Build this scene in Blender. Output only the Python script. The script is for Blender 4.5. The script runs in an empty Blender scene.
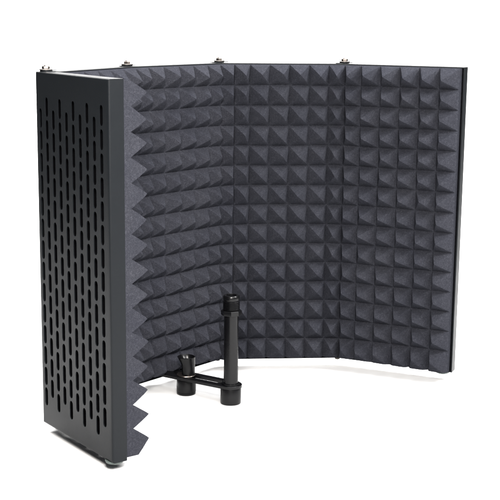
import bpy, bmesh, math, random
from mathutils import Vector, Matrix, noise as mnoise

R = math.radians
CM = 0.01
scene = bpy.context.scene
COL = scene.collection

# ------------------------------------------------------------------ camera
cam_d = bpy.data.cameras.new('camera')
cam = bpy.data.objects.new('camera', cam_d)
COL.objects.link(cam)
cam_d.sensor_width = 36.0
cam_d.lens = 1233.24 / 500.0 * 36.0
cam_d.clip_start = 0.01
cam_d.clip_end = 50.0
PITCH, ROLL, CAM_H = R(11.1167), R(0.5946), 35.87
cam.matrix_world = (Matrix.Translation((0, 0, CAM_H * CM)) @
                    Matrix.Rotation(R(90) - PITCH, 4, 'X') @ Matrix.Rotation(ROLL, 4, 'Z'))
scene.camera = cam

# ------------------------------------------------------------------ world (dim studio room)
world = bpy.data.worlds.new('World')
scene.world = world
world.use_nodes = True
bg = world.node_tree.nodes['Background']
bg.inputs['Color'].default_value = (0.93, 0.96, 1.0, 1)
bg.inputs['Strength'].default_value = 0.10

# ------------------------------------------------------------------ studio lamps
def softbox(name, loc, target, sx, sy, power, col=(1, 1, 1)):
    d = bpy.data.lights.new(name, 'AREA')
    d.shape = 'RECTANGLE'
    d.size, d.size_y = sx, sy
    d.energy = power
    d.color = col
    o = bpy.data.objects.new(name, d)
    COL.objects.link(o)
    o.location = loc
    o.rotation_euler = (Vector(target) - Vector(loc)).to_track_quat('-Z', 'Y').to_euler()
    return o

softbox('front_softbox', (-0.02, 0.42, 0.50), (-0.10, 0.95, 0.12), 0.18, 0.18, 16.5, (1, 0.96, 0.92))
softbox('key_softbox', (0.45, 0.30, 0.72), (-0.05, 1.05, 0.14), 0.24, 0.24, 5, (1, 0.985, 0.97))
softbox('side_softbox', (0.64, 0.88, 0.64), (0.02, 1.14, 0.15), 0.24, 0.24, 14, (1, 0.985, 0.97))
softbox('overhead_softbox', (0.15, 1.1, 2.0), (0.05, 1.1, 0), 2.4, 2.4, 72, (0.95, 0.97, 1))
softbox('backdrop_softbox', (0.0, 1.80, 1.7), (0.0, 2.40, 0.15), 1.5, 0.5, 170, (1, 0.985, 0.965))

scene.view_settings.view_transform = 'Standard'
scene.view_settings.look = 'None'
scene.view_settings.exposure = 0.0
scene.view_settings.gamma = 1.0

# ------------------------------------------------------------------ materials
def new_mat(name, base, rough, metallic=0.0):
    m = bpy.data.materials.new(name)
    m.use_nodes = True
    p = m.node_tree.nodes['Principled BSDF']
    p.inputs['Base Color'].default_value = (*base, 1)
    p.inputs['Roughness'].default_value = rough
    p.inputs['Metallic'].default_value = metallic
    return m, m.node_tree, p

def coords(nt):
    return nt.nodes.new('ShaderNodeTexCoord').outputs['Object']

def noise(nt, vec, scale, detail=3.0, rough=0.6):
    n = nt.nodes.new('ShaderNodeTexNoise')
    n.inputs['Scale'].default_value = scale
    n.inputs['Detail'].default_value = detail
    n.inputs['Roughness'].default_value = rough
    nt.links.new(vec, n.inputs['Vector'])
    return n.outputs['Fac']

def ramp(nt, fac, stops):
    r = nt.nodes.new('ShaderNodeValToRGB')
    el = r.color_ramp.elements
    while len(el) < len(stops):
        el.new(0.5)
    for e, (p, c) in zip(el, stops):
        e.position = p
        e.color = (*c, 1) if len(c) == 3 else c
    nt.links.new(fac, r.inputs['Fac'])
    return r.outputs['Color']

def bump(nt, p, height, strength, dist):
    b = nt.nodes.new('ShaderNodeBump')
    b.inputs['Strength'].default_value = strength
    b.inputs['Distance'].default_value = dist
    nt.links.new(height, b.inputs['Height'])
    nt.links.new(b.outputs['Normal'], p.inputs['Normal'])

def foam_material():
    m, nt, p = new_mat('charcoal_foam', (0.04, 0.04, 0.05), 1.0)
    v = coords(nt)
    n1, n2 = noise(nt, v, 1300, 2.0, 0.75), noise(nt, v, 480, 2.0, 0.6)
    mixn = nt.nodes.new('ShaderNodeMix')
    mixn.inputs[0].default_value = 0.33
    nt.links.new(n1, mixn.inputs[2])
    nt.links.new(n2, mixn.inputs[3])
    fine = mixn.outputs[0]
    c = ramp(nt, fine, [(0.28, (0.0135, 0.0140, 0.0172)), (0.52, (0.0212, 0.0219, 0.0268)), (0.74, (0.042, 0.043, 0.050))])
    big = noise(nt, v, 28, 3.0)
    tint = ramp(nt, big, [(0.3, (0.86, 0.87, 0.90)), (0.7, (1.0, 1.0, 1.0))])
    mx = nt.nodes.new('ShaderNodeMix')
    mx.data_type = 'RGBA'
    mx.blend_type = 'MULTIPLY'
    mx.inputs[0].default_value = 1.0
    nt.links.new(c, mx.inputs[6])
    nt.links.new(tint, mx.inputs[7])
    nt.links.new(mx.outputs[2], p.inputs['Base Color'])
    p.inputs['Specular IOR Level'].default_value = 0.0
    bump(nt, p, fine, 0.8, 0.0008)
    return m

def coat_material(name, base, rough, bscale, bstr, spec=0.5):
    m, nt, p = new_mat(name, base, rough)
    v = coords(nt)
    n = noise(nt, v, bscale, 2.0)
    p.inputs['Specular IOR Level'].default_value = spec
    bump(nt, p, n, bstr, 0.0003)
    w = noise(nt, v, 22, 4.0)
    mr = nt.nodes.new('ShaderNodeMapRange')
    mr.inputs['To Min'].default_value = rough - 0.09
    mr.inputs['To Max'].default_value = rough + 0.10
    nt.links.new(w, mr.inputs['Value'])
    nt.links.new(mr.outputs['Result'], p.inputs['Roughness'])
    return m

M_FOAM = foam_material()
M_COAT = coat_material('black_powder_coat', (0.0046, 0.0055, 0.0066), 0.43, 1300, 0.36, 0.11)
M_SLOT_SHADE = coat_material('slot_shade_black', (0.003, 0.003, 0.0035), 0.95, 900, 0.4, 0.0)  # near-black that stands in for the shade inside the slots
M_MOUNT = coat_material('black_mount_paint', (0.0022, 0.0022, 0.0026), 0.27, 1200, 0.08, 0.18)
M_WASHER = coat_material('dark_steel', (0.055, 0.048, 0.044), 0.38, 900, 0.05)
bpy.data.materials['dark_steel'].node_tree.nodes['Principled BSDF'].inputs['Metallic'].default_value = 0.9
M_NUT = coat_material('nickel_steel', (0.24, 0.21, 0.19), 0.34, 900, 0.05)
bpy.data.materials['nickel_steel'].node_tree.nodes['Principled BSDF'].inputs['Metallic'].default_value = 1.0
M_RUBBER, _nt, _p = new_mat('clear_green_rubber', (0.085, 0.105, 0.098), 0.5)
_p.inputs['Transmission Weight'].default_value = 0.3
_p.inputs['IOR'].default_value = 1.35
bump(_nt, _p, noise(_nt, coords(_nt), 400), 0.1, 0.0005)
M_WHITE, _nt, _p = new_mat('white_paper_sweep', (0.60, 0.60, 0.60), 0.9)
_p.inputs['Specular IOR Level'].default_value = 0.1
bump(_nt, _p, noise(_nt, coords(_nt), 300), 0.03, 0.0005)

# ------------------------------------------------------------------ helpers
def link(name, bm, mat, parent=None, smooth=None, loc=None, rotz=0.0):
    """One bmesh (in cm) becomes one mesh object (in m)."""
    bmesh.ops.recalc_face_normals(bm, faces=bm.faces[:])
    me = bpy.data.meshes.new(name)
    for v in bm.verts:
        v.co *= CM
    bm.to_mesh(me)
    bm.free()
    me.materials.append(mat)
    if smooth is not None:
        me.shade_smooth()
        if smooth < 180:
            me.set_sharp_from_angle(angle=R(smooth))
    o = bpy.data.objects.new(name, me)
    COL.objects.link(o)
    if parent:
        o.parent = parent
    if loc is not None:
        o.location = Vector(loc) * CM
    o.rotation_euler = (0, 0, rotz)
    return o

def lathe(bm, prof, n=48, cx=0.0, cy=0.0, cap0=True, cap1=True, hexa=False):
    """Revolve (r, z[, dx, dy]) rows about the vertical axis."""
    rings = []
    for row in prof:
        r, z = row[0], row[1]
        dx, dy = (row[2], row[3]) if len(row) > 2 else (0, 0)
        rings.append([bm.verts.new((cx + dx + r * math.cos(2 * math.pi * k / n),
                                    cy + dy + r * math.sin(2 * math.pi * k / n), z)) for k in range(n)])
    for a, b in zip(rings, rings[1:]):
        for k in range(n):
            bm.faces.new((a[k], a[(k + 1) % n], b[(k + 1) % n], b[k]))
    if cap0:
        bm.faces.new(rings[0][::-1])
    if cap1:
        bm.faces.new(rings[-1])

def quad(bm, *pts):
    return bm.faces.new([bm.verts.new(p) for p in pts])

# ------------------------------------------------------------------ plan of the shield (cm), from the photograph
H = 30.5
NEAR = Vector((-10.79, 93.34))       # outer corner of the free end of the near wing
FAR = Vector((-18.00, 103.20))       # outer corner where the near wing folds
H2 = Vector((-11.44, 114.05))
H3 = Vector((-3.26, 123.58))
H4 = Vector((9.26, 124.62))
END = Vector((20.62, 119.62))
OUT = 0.7                            # outer face lies this far outside the pin line
LIP = 0.65                           # flanges reach this far inside the pin line

def unit(v):
    return v / v.length
def right(d):
    return Vector((d.y, -d.x))
D1 = unit(FAR - NEAR)
N1 = right(D1)
P0 = NEAR + N1 * OUT                 # pin line at the free end
L1 = (FAR - NEAR).length
H1 = P0 + D1 * (L1 - 0.62)
ROOT = Vector((0.0, 112.0, 0.0))     # base point of the whole shield

shield = bpy.data.objects.new('isolation_shield', None)
COL.objects.link(shield)
shield.location = ROOT * CM
shield['label'] = 'folding black perforated metal microphone isolation shield lined with charcoal pyramid foam, standing on white'
shield['category'] = 'isolation shield'

def loc3(p, z=0.0):
    return (p.x - ROOT.x, p.y - ROOT.y, z)

# ------------------------------------------------------------------ perforated panels
def stadium(cx, z0, z1, w, n=6):
    r = w / 2
    pts = []
    for k in range(n + 1):
        a = math.pi * k / n
        pts.append((cx + r * math.cos(a), z1 - r + r * math.sin(a)))
    for k in range(n + 1):
        a = math.pi + math.pi * k / n
        pts.append((cx + r * math.cos(a), z0 + r + r * math.sin(a)))
    return pts

def panel_mesh(L, zb, zt, first=1.17, flip=False):
    bm = bmesh.new()
    t, r = 0.12, 0.20
    yo = OUT
    x0, x1, z0, z1 = r, L - r, zb + r, zt - r
    pitch_x, pitch_z, slot, sw = 1.137, 1.855, 1.63, 0.54
    cols = []
    for i in range(10):
        xc = first + i * pitch_x
        top = 28.49 if (i % 2 == 0) != flip else 27.52
        cols.append((xc, top))
    def rect(a, b, c, d):
        quad(bm, (a, yo, c), (b, yo, c), (b, yo, d), (a, yo, d))
    half = pitch_x / 2
    rect(x0, cols[0][0] - half, z0, z1)
    rect(cols[-1][0] + half, x1, z0, z1)
    for xc, top in cols:
        xa, xb = xc - half, xc + half
        gap = (pitch_z - slot) / 2
        rect(xa, xb, top + gap, z1)
        rect(xa, xb, z0, top + gap - 14 * pitch_z)
        for k in range(14):
            s1 = top - k * pitch_z
            s0 = s1 - slot
            ca, cb = s0 - gap, s1 + gap
            pts = stadium(xc, s0, s1, sw)
            vin = [bm.verts.new((x, yo, z)) for x, z in pts]
            vbk = [bm.verts.new((x, yo - 0.07, z)) for x, z in pts]
            m = len(pts)
            for q in range(m):
                bm.faces.new((vin[q], vin[(q + 1) % m], vbk[(q + 1) % m], vbk[q]))
            h = m // 2
            TR, TL = bm.verts.new((xb, yo, cb)), bm.verts.new((xa, yo, cb))
            BL, BR = bm.verts.new((xa, yo, ca)), bm.verts.new((xb, yo, ca))
            mid = (h - 1) // 2
            for q in range(0, mid):
                bm.faces.new((TR, vin[q], vin[q + 1]))
            bm.faces.new((TR, vin[mid], TL))
            for q in range(mid, h - 1):
                bm.faces.new((TL, vin[q], vin[q + 1]))
            bm.faces.new((TL, vin[h - 1], vin[h], BL))
            for q in range(h, h + mid):
                bm.faces.new((BL, vin[q], vin[q + 1]))
            bm.faces.new((BL, vin[h + mid], BR))
            for q in range(h + mid, m - 1):
                bm.faces.new((BR, vin[q], vin[q + 1]))
            bm.faces.new((BR, vin[m - 1], vin[0], TR))
    # rolled edge and flanges: rings of four corners
    rings = []
    NA = 6
    for k in range(NA + 1):
        th = math.pi / 2 * k / NA
        rings.append((r * (1 - math.sin(th)), yo - r * (1 - math.cos(th))))
    rings += [(0.0, -LIP + 0.03), (0.03, -LIP), (t - 0.03, -LIP), (t, -LIP + 0.03), (t, yo - t)]
    vr = []
    for ins, y in rings:
        vr.append([bm.verts.new(p) for p in ((ins, y, zb + ins), (L - ins, y, zb + ins),
                                             (L - ins, y, zt - ins), (ins, y, zt - ins))])
    for a, b in zip(vr, vr[1:]):
        for k in range(4):
            bm.faces.new((a[k], a[(k + 1) % 4], b[(k + 1) % 4], b[k]))
    return bm

def place_panel(A, d, L, zb, zt, label, first=1.17, flip=False):
    bm = panel_mesh(L, zb, zt, first, flip)
    bmesh.ops.remove_doubles(bm, verts=bm.verts[:], dist=0.0005)
    o = link('panel', bm, M_COAT, shield, 35, loc3(A), math.atan2(d.y, d.x))
    if label:
        o['label'] = label
    bm = bmesh.new()  # added black sheet behind the perforations, imitating the shade in the slots
    x0, x1, ya, yb, z0, z1 = 0.16, L - 0.16, 0.30, 0.34, zb + 0.16, zt - 0.16
    c = [[[bm.verts.new((x, y, z)) for z in (z0, z1)] for y in (ya, yb)] for x in (x0, x1)]
    for f in ((c[0][0][0], c[1][0][0], c[1][0][1], c[0][0][1]), (c[0][1][0], c[1][1][0], c[1][1][1], c[0][1][1]),
              (c[0][0][0], c[0][1][0], c[0][1][1], c[0][0][1]), (c[1][0][0], c[1][1][0], c[1][1][1], c[1][0][1]),
              (c[0][0][0], c[1][0][0], c[1][1][0], c[0][1][0]), (c[0][0][1], c[1][0][1], c[1][1][1], c[0][1][1])):
        bm.faces.new(f)
    link('slot_shade_sheet', bm, M_SLOT_SHADE, o)
    return o

def seg(a, b):
    d = b - a
    return unit(d), d.length
D2, L2 = seg(H1, H2)
D3, L3 = seg(H2, H3)
D4, L4 = seg(H3, H4)
D5, L5 = seg(H4, END)

p1 = place_panel(P0, D1, L1, 0.0, H, 'near wing panel showing its perforated outer face')
place_panel(H1 + D2 * 1.0, D2, L2 - 1.03, 0.15, H - 0.02, None, first=0.62)
place_panel(H2 + D3 * 0.03, D3, L3 - 0.06, 0.15, H - 0.02, None)
place_panel(H3 + D4 * 0.03, D4, L4 - 0.06, 0.15, H - 0.02, None)
p5 = place_panel(H4 + D5 * 0.03, D5, L5 - 0.03, 0.15, H - 0.02, None)

# ------------------------------------------------------------------ pyramid foam
BASE, TALL = 1.30, 1.52              # valley and extra tip depth inside the pin line
BACK = -0.15

def make_path(pts, bends):
    """Polyline with quadratic fillets; returns f(u) -> (point, tangent)."""
    cum = [0.0]
    for a, b in zip(pts, pts[1:]):
        cum.append(cum[-1] + (b - a).length)
    def at(u):
        for i in range(1, len(pts) - 1):
            w = bends[i - 1]
            if abs(u - cum[i]) < w:
                da, db = unit(pts[i] - pts[i - 1]), unit(pts[i + 1] - pts[i])
                a, b = pts[i] - da * w, pts[i] + db * w
                t = (u - cum[i] + w) / (2 * w)
                p = a * (1 - t) ** 2 + pts[i] * 2 * t * (1 - t) + b * t * t
                return p, unit((pts[i] - a) * (1 - t) + (b - pts[i]) * t)
        i = 1
        while i < len(pts) - 1 and u > cum[i]:
            i += 1
        d = unit(pts[i] - pts[i - 1])
        return pts[i - 1] + d * (u - cum[i - 1]), d
    return at, cum

def foam_sheet(pts, bends, u0, u1, ncol, lean, zbot, bottom_cut, fold, phase, seed, label):
    """lean(u): sideways lean of the tips.  phase: 0.5 starts the sheet in the middle of a pyramid."""
    rnd = random.Random(seed)
    at, cum = make_path(pts, bends)
    SUB = 12
    rows, pz, ztop = 15, 1.988, 30.37
    pu = (u1 - u0) / ncol
    # sample lines along u: every SUB-th line of a column is a valley
    nu = int(ncol * SUB)
    off = int(phase * SUB)
    vtop = ztop
    nv = rows * SUB
    jit = {}
    def cell(i, j):
        if (i, j) not in jit:
            jit[(i, j)] = (lean(u0 + pu * (i + .5 - phase)) + rnd.uniform(-.13, .13), rnd.uniform(-.09, .09), rnd.uniform(0.93, 1.03))
        return jit[(i, j)]
    wob = [rnd.uniform(0, 6.28) for _ in range(8)]
    def tooth(i, j):
        """(depth, sideways, up) offsets of a grid point from the valley plane."""
        ii, jj = i + off, j
        ci, cj = ii // SUB, min(jj // SUB, rows - 1)
        x = (ii % SUB) / SUB * 2 - 1
        y = (jj - cj * SUB) / SUB * 2 - 1
        if cj == rows - 1 and y > 0:
            y *= bottom_cut(u0 + pu * i / SUB)                       # the bottom row is cut through its teeth
        jx, jy, hh = cell(ci, cj)
        s = (abs(x) ** 14 + abs(y) ** 14) ** (1 / 14)
        s = math.sqrt(s * s + 0.0016) * 0.9992
        f = max(0.0, 1 - s)
        f += 0.015 * math.sin(math.pi * f)
        hh *= fold(u0 + pu * i / SUB)
        return TALL * hh * f, jx * f * pu / 2, -jy * f * pz / 2
    def place(u, d, z):
        p, t = at(u)
        n = right(t)
        q = p + n * d
        return Vector((q.x - ROOT.x, q.y - ROOT.y, z))
    bm = bmesh.new()
    def uz(i, j):
        u = u0 + pu * i / SUB
        z = vtop - pz * j / SUB
        if 0 < i < nu:
            u += 0.035 * math.sin(z * 0.9 + wob[0]) * math.sin(u * 0.7 + wob[1])
        if 0 < j < nv:
            z += 0.04 * math.sin(u * 0.55 + wob[2]) * math.sin(z * 0.43 + wob[3])
        return u, z
    grid = []
    for i in range(nu + 1):
        row = []
        zb = zbot(u0 + pu * i / SUB)
        for j in range(nv + 1):
            u, z = uz(i, j)
            d, su, sz = tooth(i, j)
            if j > nv - SUB // 2:
                t = (j - nv + SUB // 2) / (SUB / 2)
                zm = vtop - pz * (nv - SUB // 2) / SUB
                z = zm * (1 - t) + zb * t
                sz *= 1 - t
            if i in (0, nu):
                su = 0.0
            dent = mnoise.noise(Vector((u * 0.9, z * 0.9, seed))) * 0.05 + mnoise.noise(Vector((u * 3.1, z * 3.1, seed + 9))) * 0.022
            row.append(bm.verts.new(place(u + su, BASE + d + dent, z + sz)))
        grid.append(row)
    J = nv
    for i in range(nu):
        for j in range(J):
            a, b, c, d = grid[i][j], grid[i + 1][j], grid[i + 1][j + 1], grid[i][j + 1]
            x = ((i + off) % SUB + .5) / SUB - .5
            y = (j % SUB + .5) / SUB - .5
            if x * y > 0:
                bm.faces.new((a, b, c)); bm.faces.new((a, c, d))
            else:
                bm.faces.new((a, b, d)); bm.faces.new((b, c, d))
    # back and rim
    back_t = [bm.verts.new(place(u0 + pu * i / SUB, BACK, vtop)) for i in range(nu + 1)]
    back_b = [bm.verts.new(place(u0 + pu * i / SUB, BACK, zbot(u0 + pu * i / SUB))) for i in range(nu + 1)]
    for i in range(nu):
        bm.faces.new((back_t[i], back_t[i + 1], back_b[i + 1], back_b[i]))
        bm.faces.new((back_t[i], back_t[i + 1], grid[i + 1][0], grid[i][0]))
        bm.faces.new((back_b[i], back_b[i + 1], grid[i + 1][J], grid[i][J]))
    for i in (0, nu):
        # flat cut end: base strip vertices let every tooth be its own piece of the cut
        prev = None
        base = []
        for j in range(J + 1):
            z = grid[i][j].co.z
            u = u0 + pu * i / SUB
            base.append(bm.verts.new(place(u, BACK, z)))
        for j in range(J):
            bm.faces.new((base[j], base[j + 1], grid[i][j + 1], grid[i][j]))
    bmesh.ops.remove_doubles(bm, verts=bm.verts[:], dist=0.0008)
    o = link('foam_lining', bm, M_FOAM, shield, 28)
    if label:
        o['label'] = label
    return o

DELTA = 1.0                         # the two sheets meet this far past the fold
a_l = (H1 - P0).length
s_left = a_l + L2 + L3 + DELTA
def zbot_left(u):
    t = min(1.0, max(0.0, (u - a_l * 0.7) / (a_l * 0.9)))
    return 0.20 + 0.60 * t - (0.32 * max(0.0, (u - (s_left - 5)) / 5))
foam_sheet([P0, H1, H2, H3, H4], (3.4, 2.2, 3.2), 0.14, s_left - 0.01, 18.5,
           lambda u: -0.15 if u < s_left - 3 else 0.0, zbot_left, lambda u: 0.70 if u < a_l else 0.72,
           lambda u: 0.3 + 0.7 * min(1.0, max(0.0, (abs(u - a_l) - 2.4) / 1.6)), 0.5, 3,   # squeezed in the tight fold
           'foam sheet lining the near wing, its sawtooth cut edge showing')
a_r = L3 + L4
def zbot_right(u):
    return 0.54 - 0.25 * max(0.0, (u - a_r) / L5)
def lean_right(u):
    u -= L3
    return 0.14 if u < 7.2 else (-0.08 if u < 13 else -0.40)
foam_sheet([H2, H3, H4, END], (3.2, 1.9), L3 + DELTA + 0.01, a_r + 12.12, 12, lean_right, zbot_right, lambda u: 0.74, lambda u: 1.0, 0.0, 8,
           'foam sheet lining the two far panels')

# ------------------------------------------------------------------ hinge bolts
def hinge_bolt(p, z, da, db, turn):
    bm = bmesh.new()
    lathe(bm, [(0.20, -0.25), (0.18, 0.48), (0.15, 0.53), (0.08, 0.55)], 24)
    b = link('hinge_bolt', bm, M_NUT, shield, 35, loc3(p, z))
    bm = bmesh.new()
    # strap between the two panels: two overlapping round-ended ears
    for q, (d, zz) in enumerate(((da, 0.015), (db, 0.075))):
        n = right(d)
        pts = []
        for k in range(13):
            a = -math.pi / 2 + math.pi * k / 12
            pts.append(-d * (math.cos(a) * 0.50) + n * (math.sin(a) * 0.50))
        pts += [d * 0.9 - n * -0.45, d * 0.9 - n * 0.45]
        lo = [bm.verts.new((v.x, v.y, zz)) for v in pts]
        hi = [bm.verts.new((v.x, v.y, zz + 0.05)) for v in pts]
        bm.faces.new(lo); bm.faces.new(hi)
        for k in range(len(pts)):
            k2 = (k + 1) % len(pts)
            bm.faces.new((lo[k], lo[k2], hi[k2], hi[k]))
    link('hinge_strap', bm, M_COAT, b, 35)
    bm = bmesh.new()
    lathe(bm, [(0.50, 0.13), (0.56, 0.15), (0.56, 0.19), (0.52, 0.215), (0.42, 0.235)], 40)
    link('washer', bm, M_WASHER, b, 35)
    bm = bmesh.new()
    lathe(bm, [(0.30, 0.24), (0.33, 0.27), (0.33, 0.42), (0.29, 0.46), (0.21, 0.465)], 6)
    link('nut', bm, M_NUT, b, 30, (0, 0, 0), turn)
    return b

def bolt_head(p, z):
    bm = bmesh.new()
    lathe(bm, [(0.45, z), (0.45, z - 0.09), (0.27, z - 0.10), (0.27, z - 0.24), (0.20, z - 0.29)], 28)
    link('bolt_head', bm, M_WASHER, shield, 35, loc3(p))

for p, da, db, turn in ((H1, -D1, D2, 0.2), (H2, -D2, D3, 0.75), (H3, -D3, D4, 0.45), (H4, -D4, D5, 0.05)):
    hinge_bolt(p, H - 0.005, da, db, turn)
for p in (H2, H3, H4):
    bolt_head(p, 0.145)

# ------------------------------------------------------------------ clear bumper feet
def foot(p, panel_z):
    bm = bmesh.new()
    lathe(bm, [(0.74, panel_z), (0.76, panel_z - 0.07), (0.70, panel_z - 0.20), (0.52, panel_z - 0.28)], 36)
    link('rubber_foot', bm, M_RUBBER, shield, 60, loc3(p))
foot(P0 + D1 * 0.85 - N1 * 0.05, -0.005)
foot(END - D5 * 1.1 + right(D5) * 0.1, 0.145)

# ------------------------------------------------------------------ microphone mount below the second fold
POST = Vector((-1.68, 111.77))
SOCK = Vector((-6.03, 114.52))
bd, _ = seg(SOCK, POST)
bn = right(bd)
TAIL = SOCK - bd * 4.2
BZ0, BZ1 = 0.73, 1.03

def slot_bar():
    bm = bmesh.new()
    w, sw = 1.06, 0.42
    blen = (POST - TAIL).length
    def outline(a, b, r, n=16):
        pts = []
        for k in range(n + 1):
            t = -math.pi / 2 + math.pi * k / n
            pts.append((b + r * math.cos(t), r * math.sin(t)))
        for k in range(n + 1):
            t = math.pi / 2 + math.pi * k / n
            pts.append((a + r * math.cos(t), r * math.sin(t)))
        return pts
    o = outline(0, blen, w)
    i = outline(3.2, blen - 1.35, sw)
    m = len(o)
    def ring(pts, z):
        return [bm.verts.new((*(TAIL + bd * x + bn * y - ROOT.xy), z)) for x, y in pts]
    def sc(pts, e):
        return outline(0, blen, w - e)
    rings = [ring(i, BZ0), ring(o, BZ0), ring(o, BZ1 - .04), ring(sc(o, .05), BZ1), ring(i, BZ1)]
    for a, b in zip(rings, rings[1:] + rings[:1]):
        for k in range(m):
            bm.faces.new((a[k], a[(k + 1) % m], b[(k + 1) % m], b[k]))
    return bm
bracket = link('mount_bracket', slot_bar(), M_MOUNT, shield, 35)
bracket['label'] = 'slotted black mounting bar with upright post and lower socket'

bm = bmesh.new()
lathe(bm, [(0.85, 1.03), (0.85, 1.13), (0.68, 1.16), (0.68, 7.80)], 56)
link('post', bm, M_MOUNT, bracket, 35, loc3(POST))
bm = bmesh.new()
lathe(bm, [(0.78, 7.72), (0.95, 7.76), (0.97, 7.80), (0.97, 8.14), (0.92, 8.20), (0.75, 8.22)], 8)
link('lock_nut', bm, M_MOUNT, bracket, 30, loc3(POST))
prof = [(0.70, 8.21)]
z = 8.24
while z < 9.10:
    prof += [(0.71, z), (0.80, z + 0.055), (0.80, z + 0.075), (0.71, z + 0.13)]
    z += 0.145
prof += [(0.78, 9.22), (0.78, 9.50), (0.70, 9.62), (0.52, 9.64), (0.48, 9.62), (0.45, 9.0)]
bm = bmesh.new()
lathe(bm, prof, 48)
link('threaded_tip', bm, M_MOUNT, bracket, 50, loc3(POST))
bm = bmesh.new()
lathe(bm, [(0.55, -0.86), (0.88, -0.86), (0.97, -0.80), (0.98, -0.70), (0.98, 0.64), (0.94, 0.715), (0.6, 0.72)], 56)
link('end_cap', bm, M_MOUNT, bracket, 35, loc3(POST))
bm = bmesh.new()
lathe(bm, [(0.60, -0.86), (0.86, -0.86), (0.91, -0.80), (0.91, -0.64), (0.87, -0.62), (0.87, -0.58), (0.94, -0.56),
           (0.94, 0.64), (0.90, 0.715), (0.6, 0.72)], 56)
link('socket', bm, M_MOUNT, bracket, 35, loc3(SOCK))
bm = bmesh.new()
lathe(bm, [(0.7, 1.032), (0.90, 1.032), (0.92, 1.06), (0.90, 1.095), (0.7, 1.10)], 48)
link('washer', bm, M_NUT, bracket, 35, loc3(SOCK))
# socket neck with a lip flaring out to one side
bm = bmesh.new()
lathe(bm, [(0.64, 1.09, .20, 0), (0.64, 1.85, .20, 0), (0.68, 2.15, .165, 0), (0.75, 2.45, .10, 0), (0.83, 2.72, .03, 0), (0.86, 2.84, 0, 0),
           (0.78, 2.88, 0, 0), (0.68, 2.76, 0.05, 0), (0.50, 2.3, .2, 0), (0.48, 1.5, .2, 0)], 56)
link('socket_neck', bm, M_MOUNT, bracket, 35, loc3(SOCK))
bm = bmesh.new()
lathe(bm, [(0.45, 0.10), (0.45, 0.735)], 24)
link('spacer', bm, M_WASHER, bracket, 30, loc3(TAIL + bd * 0.3))

# ------------------------------------------------------------------ white sweep under and behind
bm = bmesh.new()
prof = [(15, -0.87), (60, -0.87), (110, -0.87), (160, -0.87), (190, -0.87)]
rad = 70
for k in range(1, 17):
    a = math.pi / 2 * k / 16
    prof.append((190 + rad * math.sin(a), -0.87 + rad * (1 - math.cos(a))))
prof.append((260, 150))
xs = [-85, -40, 0, 38, 76]
g = [[bm.verts.new((x, y, z)) for x in xs] for y, z in prof]
for a, b in zip(g, g[1:]):
    for k in range(len(xs) - 1):
        bm.faces.new((a[k], a[k + 1], b[k + 1], b[k]))
sweep = link('backdrop', bm, M_WHITE, None, 180)
sweep['kind'] = 'structure'
